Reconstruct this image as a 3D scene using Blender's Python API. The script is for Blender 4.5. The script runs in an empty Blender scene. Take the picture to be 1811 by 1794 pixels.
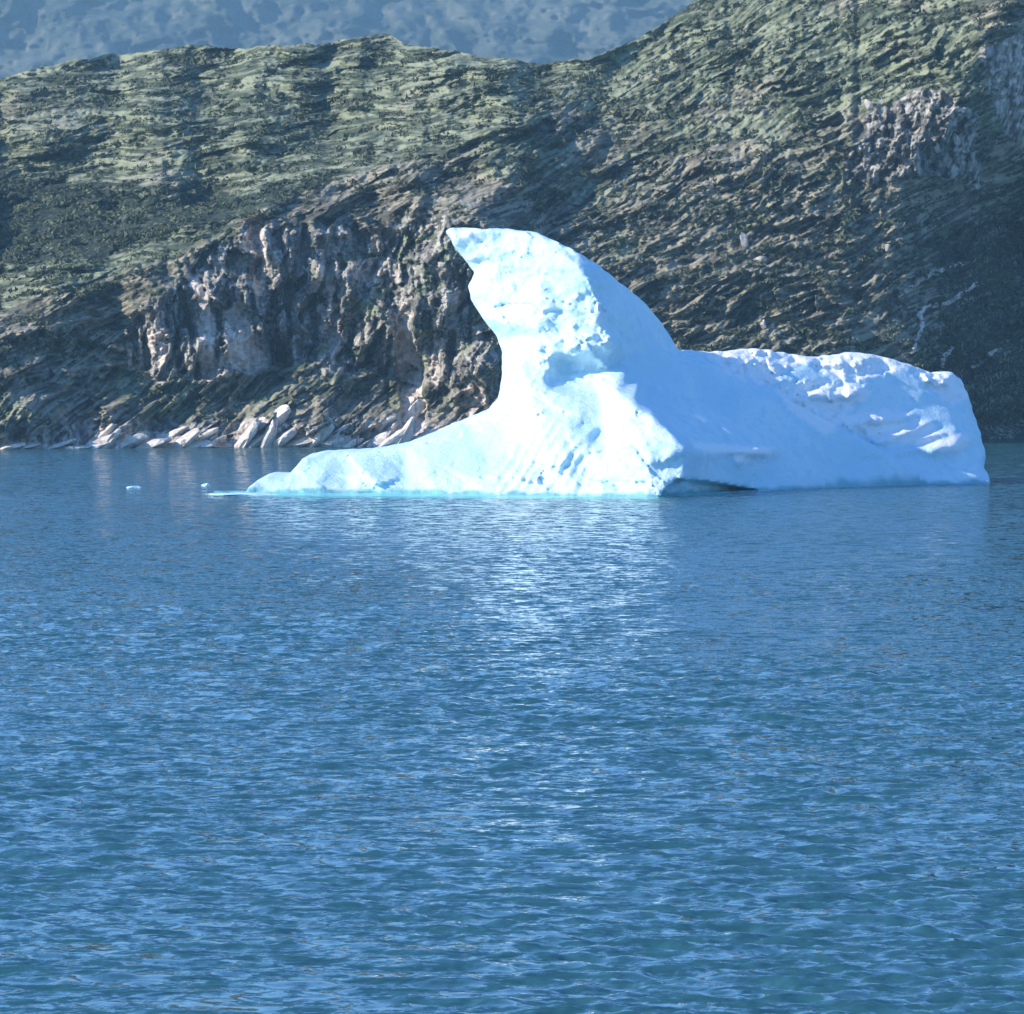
import bpy, bmesh, math, random
import numpy as np
from mathutils import Vector, noise as mnoise
from mathutils.geometry import delaunay_2d_cdt

# ------------------------------------------------------------------ camera, light, exposure
sc = bpy.context.scene
COL = sc.collection
F, CX, HZ, CAMH = 8600.0, 905.5, 600.0, 20.0        # focal length / image centre / horizon row in photo pixels, camera height in m
SUN_ELEV = math.radians(28)

cam_d = bpy.data.cameras.new('camera')
cam = bpy.data.objects.new('camera', cam_d); COL.objects.link(cam)
cam.location = (0, 0, CAMH); cam.rotation_euler = (math.radians(90), 0, 0)
cam_d.sensor_width = 36.0; cam_d.lens = 36.0 * F / 1811.0
cam_d.shift_y = -(897.0 - HZ) / 1811.0
cam_d.clip_start = 1.0; cam_d.clip_end = 20000.0
sc.camera = cam

SDIR = Vector((-math.cos(SUN_ELEV) * 0.956, -math.cos(SUN_ELEV) * 0.293, math.sin(SUN_ELEV))).normalized()   # towards the sun
az = math.atan2(SDIR.x, SDIR.y)
world = bpy.data.worlds.new('World'); sc.world = world; world.use_nodes = True
nt = world.node_tree
sky = nt.nodes.new('ShaderNodeTexSky'); sky.sky_type = 'NISHITA'; sky.sun_disc = False
sky.sun_elevation = SUN_ELEV; sky.sun_rotation = az
sky.air_density = 1.0; sky.dust_density = 0.0; sky.ozone_density = 10.0
nt.links.new(sky.outputs[0], nt.nodes['Background'].inputs[0])
nt.nodes['Background'].inputs[1].default_value = 0.15
sun_d = bpy.data.lights.new('sun', 'SUN'); sun_d.energy = 3.45; sun_d.angle = math.radians(0.5); sun_d.color = (1.0, 0.895, 0.75)
sun = bpy.data.objects.new('sun', sun_d); COL.objects.link(sun)
sun.rotation_euler = (-SDIR).to_track_quat('-Z', 'Y').to_euler()
vs = sc.view_settings
vs.view_transform = 'Standard'; vs.look = 'None'; vs.gamma = 1; vs.use_curve_mapping = False
vs.exposure = 1.0
sc.cycles.volume_bounces = 0

# ------------------------------------------------------------------ helpers
rng = np.random.default_rng(7)
_P = np.concatenate([rng.permutation(512)] * 2)
_A = rng.uniform(0, 2 * math.pi, 512); _GX, _GY = np.cos(_A), np.sin(_A)

def perlin(x, y, seed=0):
    x = np.asarray(x, float) + seed * 37.17; y = np.asarray(y, float) + seed * 91.73
    xi = np.floor(x).astype(np.int64); yi = np.floor(y).astype(np.int64)
    fx = x - xi; fy = y - yi
    sx = fx * fx * fx * (fx * (fx * 6 - 15) + 10); sy = fy * fy * fy * (fy * (fy * 6 - 15) + 10)
    def g(ix, iy, dx, dy):
        h = _P[_P[ix & 511] + (iy & 511)]
        return _GX[h] * dx + _GY[h] * dy
    a = g(xi, yi, fx, fy); b = g(xi + 1, yi, fx - 1, fy)
    c = g(xi, yi + 1, fx, fy - 1); d = g(xi + 1, yi + 1, fx - 1, fy - 1)
    return ((a + sx * (b - a)) * (1 - sy) + (c + sx * (d - c)) * sy) * 1.5

def fbm(x, y, octs=4, seed=0, gain=0.5):
    s = 0.0; a = 1.0
    for o in range(octs):
        s = s + a * perlin(x * 2 ** o, y * 2 ** o, seed + o * 3.3); a *= gain
    return s

def ridged(x, y, octs=4, seed=0, gain=0.5):
    s = 0.0; a = 1.0
    for o in range(octs):
        s = s + a * (1 - 2 * np.abs(perlin(x * 2 ** o, y * 2 ** o, seed + o * 3.3))); a *= gain
    return s

_R = rng.uniform(-1, 1, (5, 512))
def cells(x, y, seed=0, tilt=0.7):
    """broken-rock facets: one random offset and tilt per jittered cell"""
    x = np.asarray(x, float) + seed * 17.3; y = np.asarray(y, float) + seed * 53.9
    xi = np.floor(x).astype(np.int64); yi = np.floor(y).astype(np.int64)
    bd = np.full(x.shape, 9.0); out = np.zeros(x.shape)
    for dx in (-1, 0, 1):
        for dy in (-1, 0, 1):
            h = _P[_P[(xi + dx) & 511] + ((yi + dy) & 511)]
            ex = x - (xi + dx + 0.5 + 0.46 * _R[0][h]); ey = y - (yi + dy + 0.5 + 0.46 * _R[1][h])
            d = ex * ex + ey * ey; m = d < bd
            bd = np.where(m, d, bd); out = np.where(m, _R[2][h] + tilt * 2 * (_R[3][h] * ex + _R[4][h] * ey), out)
    return out

def sstep(a, b, x):
    t = np.clip((x - a) / (b - a), 0, 1); return t * t * (3 - 2 * t)

def poly_sd(px, py, poly):
    """signed distance to a polygon, negative inside"""
    P = np.array(poly, float); d = np.full(np.shape(px), 1e18); s = np.zeros(np.shape(px), bool)
    for i in range(len(P)):
        ax, ay = P[i]; bx, by = P[(i + 1) % len(P)]
        ex, ey = bx - ax, by - ay
        wx, wy = px - ax, py - ay
        t = np.clip((wx * ex + wy * ey) / (ex * ex + ey * ey + 1e-12), 0, 1)
        d = np.minimum(d, (wx - t * ex) ** 2 + (wy - t * ey) ** 2)
        c = (ay > py) != (by > py)
        with np.errstate(divide='ignore', invalid='ignore'):
            xi = ax + (py - ay) / (by - ay if by != ay else 1e-12) * ex
        s ^= c & (px < xi)
    d = np.sqrt(d)
    return np.where(s, -d, d)

def mesh_np(name, V, Q, mat=None, parent=None, smooth=True, attrs=None):
    """link a mesh object from a vertex array and a quad or triangle array"""
    V = np.ascontiguousarray(V, np.float32); Q = np.ascontiguousarray(Q, np.int32)
    me = bpy.data.meshes.new(name); n, k = Q.shape
    me.vertices.add(len(V)); me.vertices.foreach_set('co', V.ravel())
    me.loops.add(n * k); me.loops.foreach_set('vertex_index', Q.ravel())
    me.polygons.add(n)
    me.polygons.foreach_set('loop_start', np.arange(0, n * k, k, dtype=np.int32))
    me.polygons.foreach_set('use_smooth', np.full(n, smooth, bool))
    me.update(calc_edges=True)
    for an, av in (attrs or {}).items():
        at = me.attributes.new(an, 'FLOAT', 'POINT'); at.data.foreach_set('value', np.ascontiguousarray(av, np.float32).ravel())
    o = bpy.data.objects.new(name, me); COL.objects.link(o)
    if mat: me.materials.append(mat)
    if parent: o.parent = parent
    return o

def grid_quads(nr, nc):
    i = np.arange(nr * nc).reshape(nr, nc)
    return np.stack([i[:-1, :-1], i[:-1, 1:], i[1:, 1:], i[1:, :-1]], -1).reshape(-1, 4)

def unproj(u, v, Y):
    return (u - CX) * Y / F, CAMH - (v - HZ) * Y / F

def tag(o, label=None, cat=None, group=None, kind=None):
    for k, val in (('label', label), ('category', cat), ('group', group), ('kind', kind)):
        if val: o[k] = val
    return o

class NT:
    """small node-tree writer"""
    def __init__(s, name):
        s.m = bpy.data.materials.new(name); s.m.use_nodes = True; s.t = s.m.node_tree
        s.b = s.t.nodes['Principled BSDF']
    def n(s, typ, **kw):
        nd = s.t.nodes.new(typ)
        for k, v in kw.items():
            if k.startswith('i_'):
                key = k[2:]; key = int(key) if key.isdigit() else key.replace('_', ' ')
                nd.inputs[key].default_value = v
            else: setattr(nd, k, v)
        return nd
    def l(s, a, b): s.t.links.new(a, b)
    def noise(s, vec, scale, detail=4, rough=0.55):
        nd = s.n('ShaderNodeTexNoise', i_Scale=scale, i_Detail=detail, i_Roughness=rough); s.l(vec, nd.inputs['Vector']); return nd
    def ramp(s, fac, a, b):
        nd = s.n('ShaderNodeMapRange', i_1=a, i_2=b); nd.interpolation_type = 'SMOOTHSTEP'; s.l(fac, nd.inputs[0]); return nd.outputs[0]
    def mix(s, fac, a, b):
        nd = s.n('ShaderNodeMix', data_type='RGBA')
        for sock, val in ((nd.inputs[0], fac), (nd.inputs[6], a), (nd.inputs[7], b)):
            if isinstance(val, (tuple, list)): sock.default_value = (*val, 1) if len(val) == 3 else val
            elif isinstance(val, (int, float)): sock.default_value = val
            else: s.l(val, sock)
        return nd.outputs[2]
    def math(s, op, a, b=0.0):
        nd = s.n('ShaderNodeMath', operation=op)
        for sock, val in ((nd.inputs[0], a), (nd.inputs[1], b)):
            if isinstance(val, (int, float)): sock.default_value = val
            else: s.l(val, sock)
        return nd.outputs[0]
    def attr(s, name):
        return s.n('ShaderNodeAttribute', attribute_name=name).outputs['Fac']
    def mapping(s, rot=(0, 0, 0), scale=(1, 1, 1)):
        tc = s.n('ShaderNodeNewGeometry'); mp = s.n('ShaderNodeMapping')
        mp.inputs['Rotation'].default_value = rot; mp.inputs['Scale'].default_value = scale
        s.l(tc.outputs['Position'], mp.inputs['Vector']); return mp.outputs[0]

# ------------------------------------------------------------------ materials
def mat_ice():
    k = NT('glacier_ice'); p = k.mapping()
    big = k.noise(p, 0.10, 5); fine = k.noise(p, 0.7, 6, 0.65)
    c = k.mix(k.ramp(big.outputs[0], 0.38, 0.62), (0.69, 0.87, 0.93), (0.55, 0.79, 0.90))
    c = k.mix(k.ramp(fine.outputs[0], 0.45, 0.7), c, (0.52, 0.77, 0.89))
    c = k.mix(k.attr('sunlit_snow'), c, (0.93, 0.945, 0.955))  # snow; its whiter colour also stands in for sunlight missing there
    c = k.mix(k.attr('wet'), c, (0.10, 0.38, 0.42))
    k.l(c, k.b.inputs['Base Color']); k.b.inputs['Roughness'].default_value = 0.55
    k.b.inputs['Specular IOR Level'].default_value = 0.3
    bp = k.n('ShaderNodeBump', i_Strength=0.8, i_Distance=0.4); n2 = k.noise(p, 1.5, 9, 0.68)
    k.l(n2.outputs[0], bp.inputs['Height']); k.l(bp.outputs[0], k.b.inputs['Normal'])
    return k.m

def mat_hill():
    k = NT('tundra_rock'); p = k.mapping()
    a = k.noise(p, 0.035, 5); b = k.noise(p, 0.22, 6, 0.62); d = k.noise(p, 0.9, 5, 0.6)
    vs_ = k.mapping(scale=(0.55, 0.3, 0.10)); st = k.noise(vs_, 1.0, 6, 0.6)
    band = k.attr('band')
    gb = k.math('ADD', k.math('MULTIPLY', b.outputs[0], 0.55), k.math('MULTIPLY', band, 0.45))
    green = k.mix(k.ramp(gb, 0.34, 0.66), (0.075, 0.095, 0.060), (0.285, 0.312, 0.205))
    brown = k.mix(k.ramp(gb, 0.34, 0.66), (0.098, 0.094, 0.072), (0.345, 0.322, 0.24))
    veg = k.mix(k.ramp(k.math('ADD', a.outputs[0], k.math('MULTIPLY', k.attr('heath'), 0.5)), 0.52, 0.80), green, brown)
    veg = k.mix(k.ramp(k.math('ADD', d.outputs[0], k.math('MULTIPLY', k.attr('shrub'), 0.4)), 0.66, 0.90), veg, (0.032, 0.044, 0.032))
    rock = k.mix(k.ramp(st.outputs[0], 0.40, 0.62), (0.112, 0.110, 0.098), (0.49, 0.465, 0.405))
    rock = k.mix(k.ramp(d.outputs[0], 0.50, 0.70), rock, (0.235, 0.23, 0.20))
    pale = k.mix(k.ramp(st.outputs[0], 0.42, 0.6), (0.44, 0.39, 0.345), (0.70, 0.62, 0.54))
    rk = k.ramp(k.math('ADD', k.attr('rock'), k.math('MULTIPLY', k.math('SUBTRACT', b.outputs[0], 0.5), 0.9)), 0.40, 0.60)
    c = k.mix(rk, veg, rock)
    pl = k.ramp(k.math('ADD', k.attr('pale'), k.math('MULTIPLY', k.math('SUBTRACT', b.outputs[0], 0.5), 0.7)), 0.45, 0.60)
    c = k.mix(pl, c, pale)
    k.l(c, k.b.inputs['Base Color']); k.b.inputs['Roughness'].default_value = 0.9; k.b.inputs['Specular IOR Level'].default_value = 0.1
    bp = k.n('ShaderNodeBump', i_Strength=0.8, i_Distance=0.8); k.l(d.outputs[0], bp.inputs['Height']); k.l(bp.outputs[0], k.b.inputs['Normal'])
    return k.m

def mat_rock(name, lo, hi):
    k = NT(name); p = k.mapping()
    n1 = k.noise(p, 0.5, 6, 0.62); n2 = k.noise(k.mapping(scale=(1.2, 0.6, 0.3), rot=(0, 0.6, 0)), 1.0, 5)
    c = k.mix(k.ramp(n1.outputs[0], 0.38, 0.62), lo, hi)
    c = k.mix(k.ramp(n2.outputs[0], 0.56, 0.70), c, tuple(x * 0.45 for x in lo))
    k.l(c, k.b.inputs['Base Color']); k.b.inputs['Roughness'].default_value = 0.85
    bp = k.n('ShaderNodeBump', i_Strength=0.7, i_Distance=0.3); k.l(n1.outputs[0], bp.inputs['Height']); k.l(bp.outputs[0], k.b.inputs['Normal'])
    return k.m

def mat_shrub():
    k = NT('shrub_leaves'); p = k.mapping(); n = k.noise(p, 0.08, 4); n2 = k.noise(p, 1.4, 3)
    c = k.mix(k.ramp(n.outputs[0], 0.4, 0.62), (0.050, 0.068, 0.044), (0.150, 0.170, 0.100))
    c = k.mix(k.ramp(n2.outputs[0], 0.5, 0.7), c, (0.17, 0.175, 0.115))
    k.l(c, k.b.inputs['Base Color']); k.b.inputs['Roughness'].default_value = 0.85; k.b.inputs['Specular IOR Level'].default_value = 0.1
    return k.m

def mat_water():
    k = NT('sea_water'); g = k.n('ShaderNodeNewGeometry')
    # ripples too short for the mesh: two fields of random slopes added to the surface normal
    def slopes(scale, amp):
        mp = k.n('ShaderNodeMapping'); mp.inputs['Scale'].default_value = scale; k.l(g.outputs['Position'], mp.inputs['Vector'])
        nz = k.noise(mp.outputs[0], 1.0, 3, 0.6)
        s = k.n('ShaderNodeVectorMath', operation='SUBTRACT'); s.inputs[1].default_value = (0.5, 0.5, 0.5); k.l(nz.outputs['Color'], s.inputs[0])
        m = k.n('ShaderNodeVectorMath', operation='MULTIPLY'); m.inputs[1].default_value = amp; k.l(s.outputs[0], m.inputs[0])
        return m.outputs[0]
    s1 = slopes((0.55, 0.8, 0.0), (0.95, 1.8, 0)); s2 = slopes((2.2, 3.0, 0.0), (0.85, 1.5, 0))
    a1 = k.n('ShaderNodeVectorMath', operation='ADD'); k.l(s1, a1.inputs[0]); k.l(s2, a1.inputs[1])
    lane = k.noise(k.mapping(scale=(0.02, 0.012, 0.0)), 1.0, 3); sc_ = k.n('ShaderNodeVectorMath', operation='SCALE'); k.l(a1.outputs[0], sc_.inputs[0])
    mr = k.n('ShaderNodeMapRange', i_1=0.3, i_2=0.7, i_3=0.65, i_4=1.25); k.l(lane.outputs[0], mr.inputs[0]); k.l(mr.outputs[0], sc_.inputs['Scale'])
    sk = k.n('ShaderNodeVectorMath', operation='ADD'); sk.inputs[1].default_value = (0.0, -0.11, 0.0); k.l(sc_.outputs[0], sk.inputs[0])   # wind waves lean: steeper faces towards -Y
    mn = k.n('ShaderNodeVectorMath', operation='MINIMUM'); mn.inputs[1].default_value = (9.0, 0.04, 9.0); k.l(sk.outputs[0], mn.inputs[0])
    a2 = k.n('ShaderNodeVectorMath', operation='ADD'); k.l(mn.outputs[0], a2.inputs[0]); k.l(g.outputs['Normal'], a2.inputs[1])
    nn = k.n('ShaderNodeVectorMath', operation='NORMALIZE'); k.l(a2.outputs[0], nn.inputs[0])
    k.l(nn.outputs[0], k.b.inputs['Normal'])
    c = k.mix(k.attr('shoal'), (0.021, 0.090, 0.112), (0.14, 0.66, 0.64))
    k.l(c, k.b.inputs['Base Color'])
    k.b.inputs['Roughness'].default_value = 0.06; k.b.inputs['IOR'].default_value = 1.33; k.b.inputs['Specular IOR Level'].default_value = 1.0
    return k.m

def mat_mountain():
    k = NT('far_slope'); a = k.noise(k.mapping(), 0.012, 7, 0.68); b = k.noise(k.mapping(rot=(0.3, 0.5, 0)), 0.05, 6, 0.65)
    c = k.mix(k.ramp(a.outputs[0], 0.30, 0.72), (0.022, 0.034, 0.026), (0.105, 0.115, 0.088))
    c = k.mix(k.ramp(b.outputs[0], 0.45, 0.80), c, (0.16, 0.165, 0.14))
    k.l(c, k.b.inputs['Base Color']); k.b.inputs['Roughness'].default_value = 0.95; k.b.inputs['Specular IOR Level'].default_value = 0.1
    return k.m

M_MOUNT = mat_mountain()
M_ICE, M_HILL, M_WATER, M_SHRUB = mat_ice(), mat_hill(), mat_water(), mat_shrub()
M_SHORE = mat_rock('washed_shore_rock', (0.54, 0.475, 0.40), (0.80, 0.72, 0.62))
M_BOULD = mat_rock('pale_boulder_rock', (0.34, 0.31, 0.27), (0.60, 0.55, 0.47))

# ------------------------------------------------------------------ sea
def build_water():
    vrows = np.concatenate([np.linspace(640, 752, 20), np.arange(754, 905, 1.6), np.arange(905, 1300, 1.15), np.arange(1300, 1815, 1.5),
                            np.arange(1820, 2600, 20), np.array([3000, 4000, 6000, 9000, 20000])])
    d = (CAMH * F) / (vrows - HZ); d = np.concatenate([[15000, 8000, 5500], d, [-20, -200]])
    ucols = np.concatenate([np.linspace(-5000, -200, 24), np.arange(-120, 1940, 4.0), np.linspace(2000, 7000, 24)])
    D, U = np.meshgrid(d, ucols, indexing='ij')
    X = (U - CX) / F * np.maximum(D, 60.0); Y = D.copy(); Z = np.zeros_like(X)
    dd = np.gradient(d)[:, None]; dd = np.abs(dd); dx = 4.0 / F * np.abs(D)
    r = np.random.default_rng(3)
    gust = 0.75 + 0.45 * fbm(X / 26, Y / 60, 3, 11)
    inside = sstep(-400, -100, U) * (1 - sstep(1920, 2300, U)) * (D > 90)
    n = 120
    lam = np.exp(r.uniform(math.log(0.32), math.log(4.5), n))
    th = math.radians(250) + r.normal(0, 0.62, n)                       # travel direction
    for L, t in zip(lam, th):
        kk = 2 * math.pi / L; kx, ky = kk * math.cos(t), kk * math.sin(t)
        slope = 0.042 * (L / 1.5) ** (-0.45 if L > 1.5 else 0.1)
        amp = slope / kk
        att = np.clip(1.6 - 3.2 * (np.abs(ky) * dd + np.abs(kx) * dx) / (2 * math.pi), 0, 1) * gust * inside
        ph = kx * X + ky * Y + r.uniform(0, 6.28)
        Z += amp * att * np.sin(ph)
    shoal = np.zeros_like(Z)
    # pale shelf of ice under the water along the front of the berg (px, metres)
    uu = np.array([380, 443, 600, 800, 1000, 1080, 1150, 1200, 1330, 1400]); wl = np.array([633, 633, 632, 629, 622, 619, 613, 620, 642, 646])
    wd = np.array([9, 22, 24, 23, 17, 10, 4, 4, 2, 0.5])
    W = np.interp(U, uu, wl, left=0, right=0); Wd = np.interp(U, uu, wd, left=0, right=0)
    dist = W - D + 2.2 * fbm(X / 5, Y / 7, 3, 5)
    shoal = (Wd > 0) * (1 - sstep(0.25, 1.0, dist / np.maximum(Wd, .1))) * (D < W + 6) * (D > 590)
    o = mesh_np('water', np.stack([X, Y, Z], -1).reshape(-1, 3), grid_quads(*X.shape)[:, ::-1], M_WATER, attrs={'shoal': shoal})
    return tag(o, kind='structure')

# ------------------------------------------------------------------ hill
def build_hill():
    us = np.concatenate([np.linspace(-2600, -520, 40), np.arange(-500, -80, 5.0), np.arange(-80, 1890, 2.2), np.arange(1894, 2300, 5.0), np.linspace(2320, 3300, 30)])
    NV = 500
    t = np.linspace(0, 1, NV)
    shore = np.interp(us, [-1500, 0, 400, 900, 1300, 1500, 1811, 2100, 2400, 3300], [800, 794, 791, 790, 788, 785, 775, 770, 768, 764])
    rp = [(-2600, 260), (-1500, 210), (-300, 165), (0, 138), (60, 124), (120, 106), (200, 96), (290, 88), (350, 80), (440, 84), (480, 80), (560, 78), (610, 70), (650, 61), (690, 62), (720, 76),
          (760, 85), (830, 96), (880, 104), (950, 112), (1040, 104), (1120, 70), (1200, 22), (1260, -30), (1400, -110), (1811, -260), (3300, -300)]
    ridge = np.interp(us, [p[0] for p in rp], [p[1] for p in rp]) + 4 * fbm(us / 40, us * 0, 4, 2)
    Vv = shore[None, :] + (ridge - shore)[None, :] * t[:, None]
    U = np.broadcast_to(us[None, :], Vv.shape)
    # masks in the plane of the sketch
    wob = 14 * fbm(U / 60, Vv / 60, 3, 20)
    def zone(poly, soft): return 1 - sstep(-soft, soft, poly_sd(U, Vv, poly) + wob)
    cliff = zone([(215, 655), (235, 560), (330, 475), (440, 395), (600, 400), (770, 385), (910, 430), (1020, 720), (880, 720), (740, 670), (620, 655), (500, 652), (300, 668)], 16)
    cliff2 = zone([(1490, 320), (1530, 200), (1640, 150), (1720, 190), (1730, 330), (1640, 310), (1560, 330)], 12)
    cliff3 = zone([(1740, 90), (1830, 30), (1900, 300), (1780, 250)], 10)
    slab = zone([(-200, 700), (150, 650), (300, 670), (640, 655), (800, 690), (1000, 720), (1000, 830), (-200, 830)], 18)
    crest = np.interp(U, [-400, 0, 120, 260, 380, 460, 560, 640, 760, 900, 1010], [610, 565, 520, 480, 430, 385, 345, 318, 290, 245, 190])
    upleft = sstep(0, 26, crest - Vv) * (1 - sstep(880, 1120, U + 0.6 * (Vv - 250)))
    valley = sstep(0, 10, crest - Vv) * (1 - sstep(60, 150, crest - Vv)) * (1 - sstep(640, 950, U))
    shrubd = zone([(-200, 300), (120, 310), (300, 345), (520, 320), (600, 300), (480, 375), (300, 430), (150, 470), (-200, 480)], 24)
    gully = zone([(1640, 400), (1760, 380), (1900, 330), (1900, 800), (1500, 800), (1600, 640), (1660, 560)], 30)
    # slope in degrees, integrated up each column
    S = 34 + 4 * sstep(1150, 1800, U) - 14 * upleft - 9 * valley + 28 * cliff + 18 * np.maximum(cliff2, zone([(1560, 310), (1600, 190), (1680, 150), (2600, 120), (2600, 330), (1640, 330)], 25)) - 2 * slab + 6 * fbm(U / 190, Vv / 120, 2, 31)
    steep = zone([(880, 430), (1180, 430), (1500, 560), (1500, 760), (880, 760)], 60)
    S = S + 10 * steep * (1 - cliff)
    S = np.clip(S, 9, 72)
    D = np.zeros_like(Vv); D[0] = CAMH * F / (shore - HZ)
    for i in range(1, NV):
        vm = (HZ - 0.5 * (Vv[i] + Vv[i - 1])) / F; dv = (Vv[i - 1] - Vv[i]) / F
        D[i] = D[i - 1] + np.minimum(D[i - 1] * dv / np.maximum(np.tan(np.radians(S[i])) - vm, 0.06), 3.0)
    # gentle dark gully on the right turns away from the sun
    m = 0.115                                           # metres per sketch pixel
    def rot(a):
        c, s = math.cos(a), math.sin(a)
        return (U * c - Vv * s) * m, (U * s + Vv * c) * m      # along, across (rising to the right by a)
    h = sstep(0, 40, shore[None, :] - Vv)
    wx = 2.4 * fbm(U / 150, Vv / 110, 2, 41); wy = 1.7 * fbm(U / 150, Vv / 110, 2, 44)
    def strata(a, seed, la, lq):
        p, q = rot(a); p = p + wx; q = q + wy
        return ridged(p / la, q / lq, 1, seed)
    w8 = upleft; w42 = slab; wc = cliff
    w28 = np.clip(1 - w8 - w42 - wc, 0, 1)
    calm = 0.30 + 0.80 * sstep(-0.30, 0.35, fbm(U / 190, Vv / 100, 3, 47) - 0.25 * sstep(420, 60, Vv) * sstep(1000, 1300, U))
    calm = calm + (1 - calm) * np.clip(w42 + wc, 0, 1)
    turn = sstep(-0.25, 0.25, fbm((U + Vv) / 230, (Vv - .3 * U) / 90, 2, 49))
    rel = 0
    for (la, lq, amp, sd) in ((26, 8, 4.6, 1), (13, 3.6, 2.4, 5), (7, 1.7, 0.95, 9), (3.4, 0.85, 0.42, 13), (1.6, 0.45, 0.18, 17)):
        rel = rel + amp * (calm if lq < 3 else 0.35 + 0.65 * calm) * (w8 * 1.1 * strata(math.radians(9), sd, la * 1.25, lq) + w28 * (turn * strata(math.radians(31), sd + 50, la, lq) + (1 - turn) * strata(math.radians(15), sd + 60, la, lq))
                           + w42 * 0.75 * strata(math.radians(40), sd + 100, la, lq) + wc * 0.0)
    # cliff: upright buttresses and clefts
    cl = 0
    for (la, lq, amp, sd) in ((5.6, 18, 3.6, 201), (2.6, 8, 1.0, 205), (1.1, 3.6, 0.4, 209)):
        p, q = rot(math.radians(-8))
        cl = cl + amp * ridged((p + wx) / la, (q + wy) / lq, 1, sd)
    rel = rel + np.maximum(wc, 0.8 * cliff2) * cl
    ledge_d = np.full(U.shape, 99.0)
    for line in ([(1617, 620), (1632, 575), (1626, 556), (1640, 543), (1680, 535), (1728, 503)], [(1590, 522), (1650, 484), (1722, 460)], [(-60, 334), (60, 350), (120, 356), (180, 355), (245, 372)],
                 [(1662, 665), (1670, 632), (1684, 615)], [(1720, 650), (1760, 620)], [(1200, 606), (1235, 580)], [(1020, 315), (1090, 285), (1150, 240)]):
        for (ax, ay), (bx, by) in zip(line[:-1], line[1:]):
            q = np.clip(((U - ax) * (bx - ax) + (Vv - ay) * (by - ay)) / ((bx - ax) ** 2 + (by - ay) ** 2), 0, 1)
            ledge_d = np.minimum(ledge_d, np.hypot(U - ax - q * (bx - ax), Vv - ay - q * (by - ay)))
    ledge_d = ledge_d + 2.5 * fbm(U / 12, Vv / 12, 2, 59)
    for line, wd_, am in (([(318, 515), (342, 590), (352, 668)], 6, 4.0), ([(462, 470), (476, 560), (500, 640)], 15, 6.0), ([(506, 495), (514, 640)], 5, 3.0), ([(398, 490), (412, 585)], 5, 3.0), ([(606, 470), (590, 565)], 7, 3.5),
                         ([(552, 525), (560, 610)], 6, 3.0), ([(308, 590), (322, 655)], 9, 4.5), ([(705, 415), (655, 490)], 8, 3.0), ([(250, 560), (262, 650)], 6, 3.0), ([(640, 560), (650, 640)], 5, 2.5), ([(690, 600), (684, 690)], 5, 2.5),
                         ([(370, 440), (330, 500)], 6, 3.0), ([(800, 590), (790, 690)], 7, 3.0), ([(540, 400), (525, 470)], 5, 2.5)):
        dd_ = np.full(U.shape, 99.0)
        for (ax, ay), (bx, by) in zip(line[:-1], line[1:]):
            q = np.clip(((U - ax) * (bx - ax) + (Vv - ay) * (by - ay)) / ((bx - ax) ** 2 + (by - ay) ** 2), 0, 1)
            dd_ = np.minimum(dd_, np.hypot(U - ax - q * (bx - ax), Vv - ay - q * (by - ay)))
        dd_ = np.maximum(dd_ + 2.5 * fbm(U / 10, Vv / 24, 3, 57), 0)
        rel = rel - am * np.exp(-(dd_ / wd_) ** 4)
    rel = rel + 2.6 * np.exp(-(np.maximum(ledge_d, 0) / 6.0) ** 2)
    def blocks(a, seed, la, lq):
        p, q = rot(a)
        return cells((p + 0.6 * wx) / la, (q + 0.6 * wy) / lq, seed)
    blk = calm * w28 * 0.85 * (1.9 * blocks(math.radians(30), 301, 9, 2.6) + 1.0 * blocks(math.radians(27), 303, 4, 1.3) + 0.5 * blocks(math.radians(33), 305, 1.8, 0.75) + 0.25 * blocks(0.5, 307, 0.8, 0.4)) \
        + calm * w8 * (1.6 * blocks(math.radians(10), 311, 11, 2.2) + 0.9 * blocks(math.radians(7), 313, 4.5, 1.1) + 0.4 * blocks(math.radians(12), 315, 1.8, 0.6)) \
        + w42 * (2.0 * blocks(math.radians(41), 321, 9, 2.4) + 1.0 * blocks(math.radians(38), 323, 4, 1.3) + 0.4 * blocks(math.radians(43), 325, 1.6, 0.7)) \
        + np.maximum(wc, 0.8 * cliff2) * (2.0 * blocks(-0.14, 331, 3.2, 7) + 1.2 * blocks(-0.2, 333, 1.5, 3.4) + 0.55 * blocks(-0.05, 335, 0.8, 1.5) + 0.25 * blocks(0, 337, 0.42, 0.6))
    face = np.clip(sum(zone(p_, 5) for p_ in ([(395, 548), (428, 522), (476, 652), (445, 660), (402, 640)], [(332, 490), (352, 480), (384, 560), (374, 660), (354, 660)], [(700, 560), (722, 545), (744, 640), (750, 760), (712, 770)])), 0, 1)
    rel = rel * (1 - 0.75 * face); blk = blk * (1 - 0.75 * face) - face * 0.10 * (U - 420) * 0.115
    rel = rel + blk
    low = 9 * fbm(U / 260, Vv / 170, 3, 61)
    lump = 1.1 * fbm(U / 14, Vv / 11, 3, 71) + 2.0 * np.abs(fbm(U / 34, Vv / 26, 2, 75)) * shrubd
    h2 = 0.25 + 0.75 * h
    D = D - (rel * h2 + low * h + lump * h2)
    # the slope right of the cliff swings back towards the light: flatten the step left by the cliff
    j0 = int(np.argmin(np.abs(us - 800))); X8 = np.clip((U - 800) * m, 0, 130)
    base = gblur(D, 6.0)
    wgt = sstep(740, 940, U) * (1 - 0.8 * sstep(1560, 1800, U + 0.55 * np.minimum(Vv - 380, 0))) * sstep(0, 160, shore[None, :] - Vv)
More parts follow.
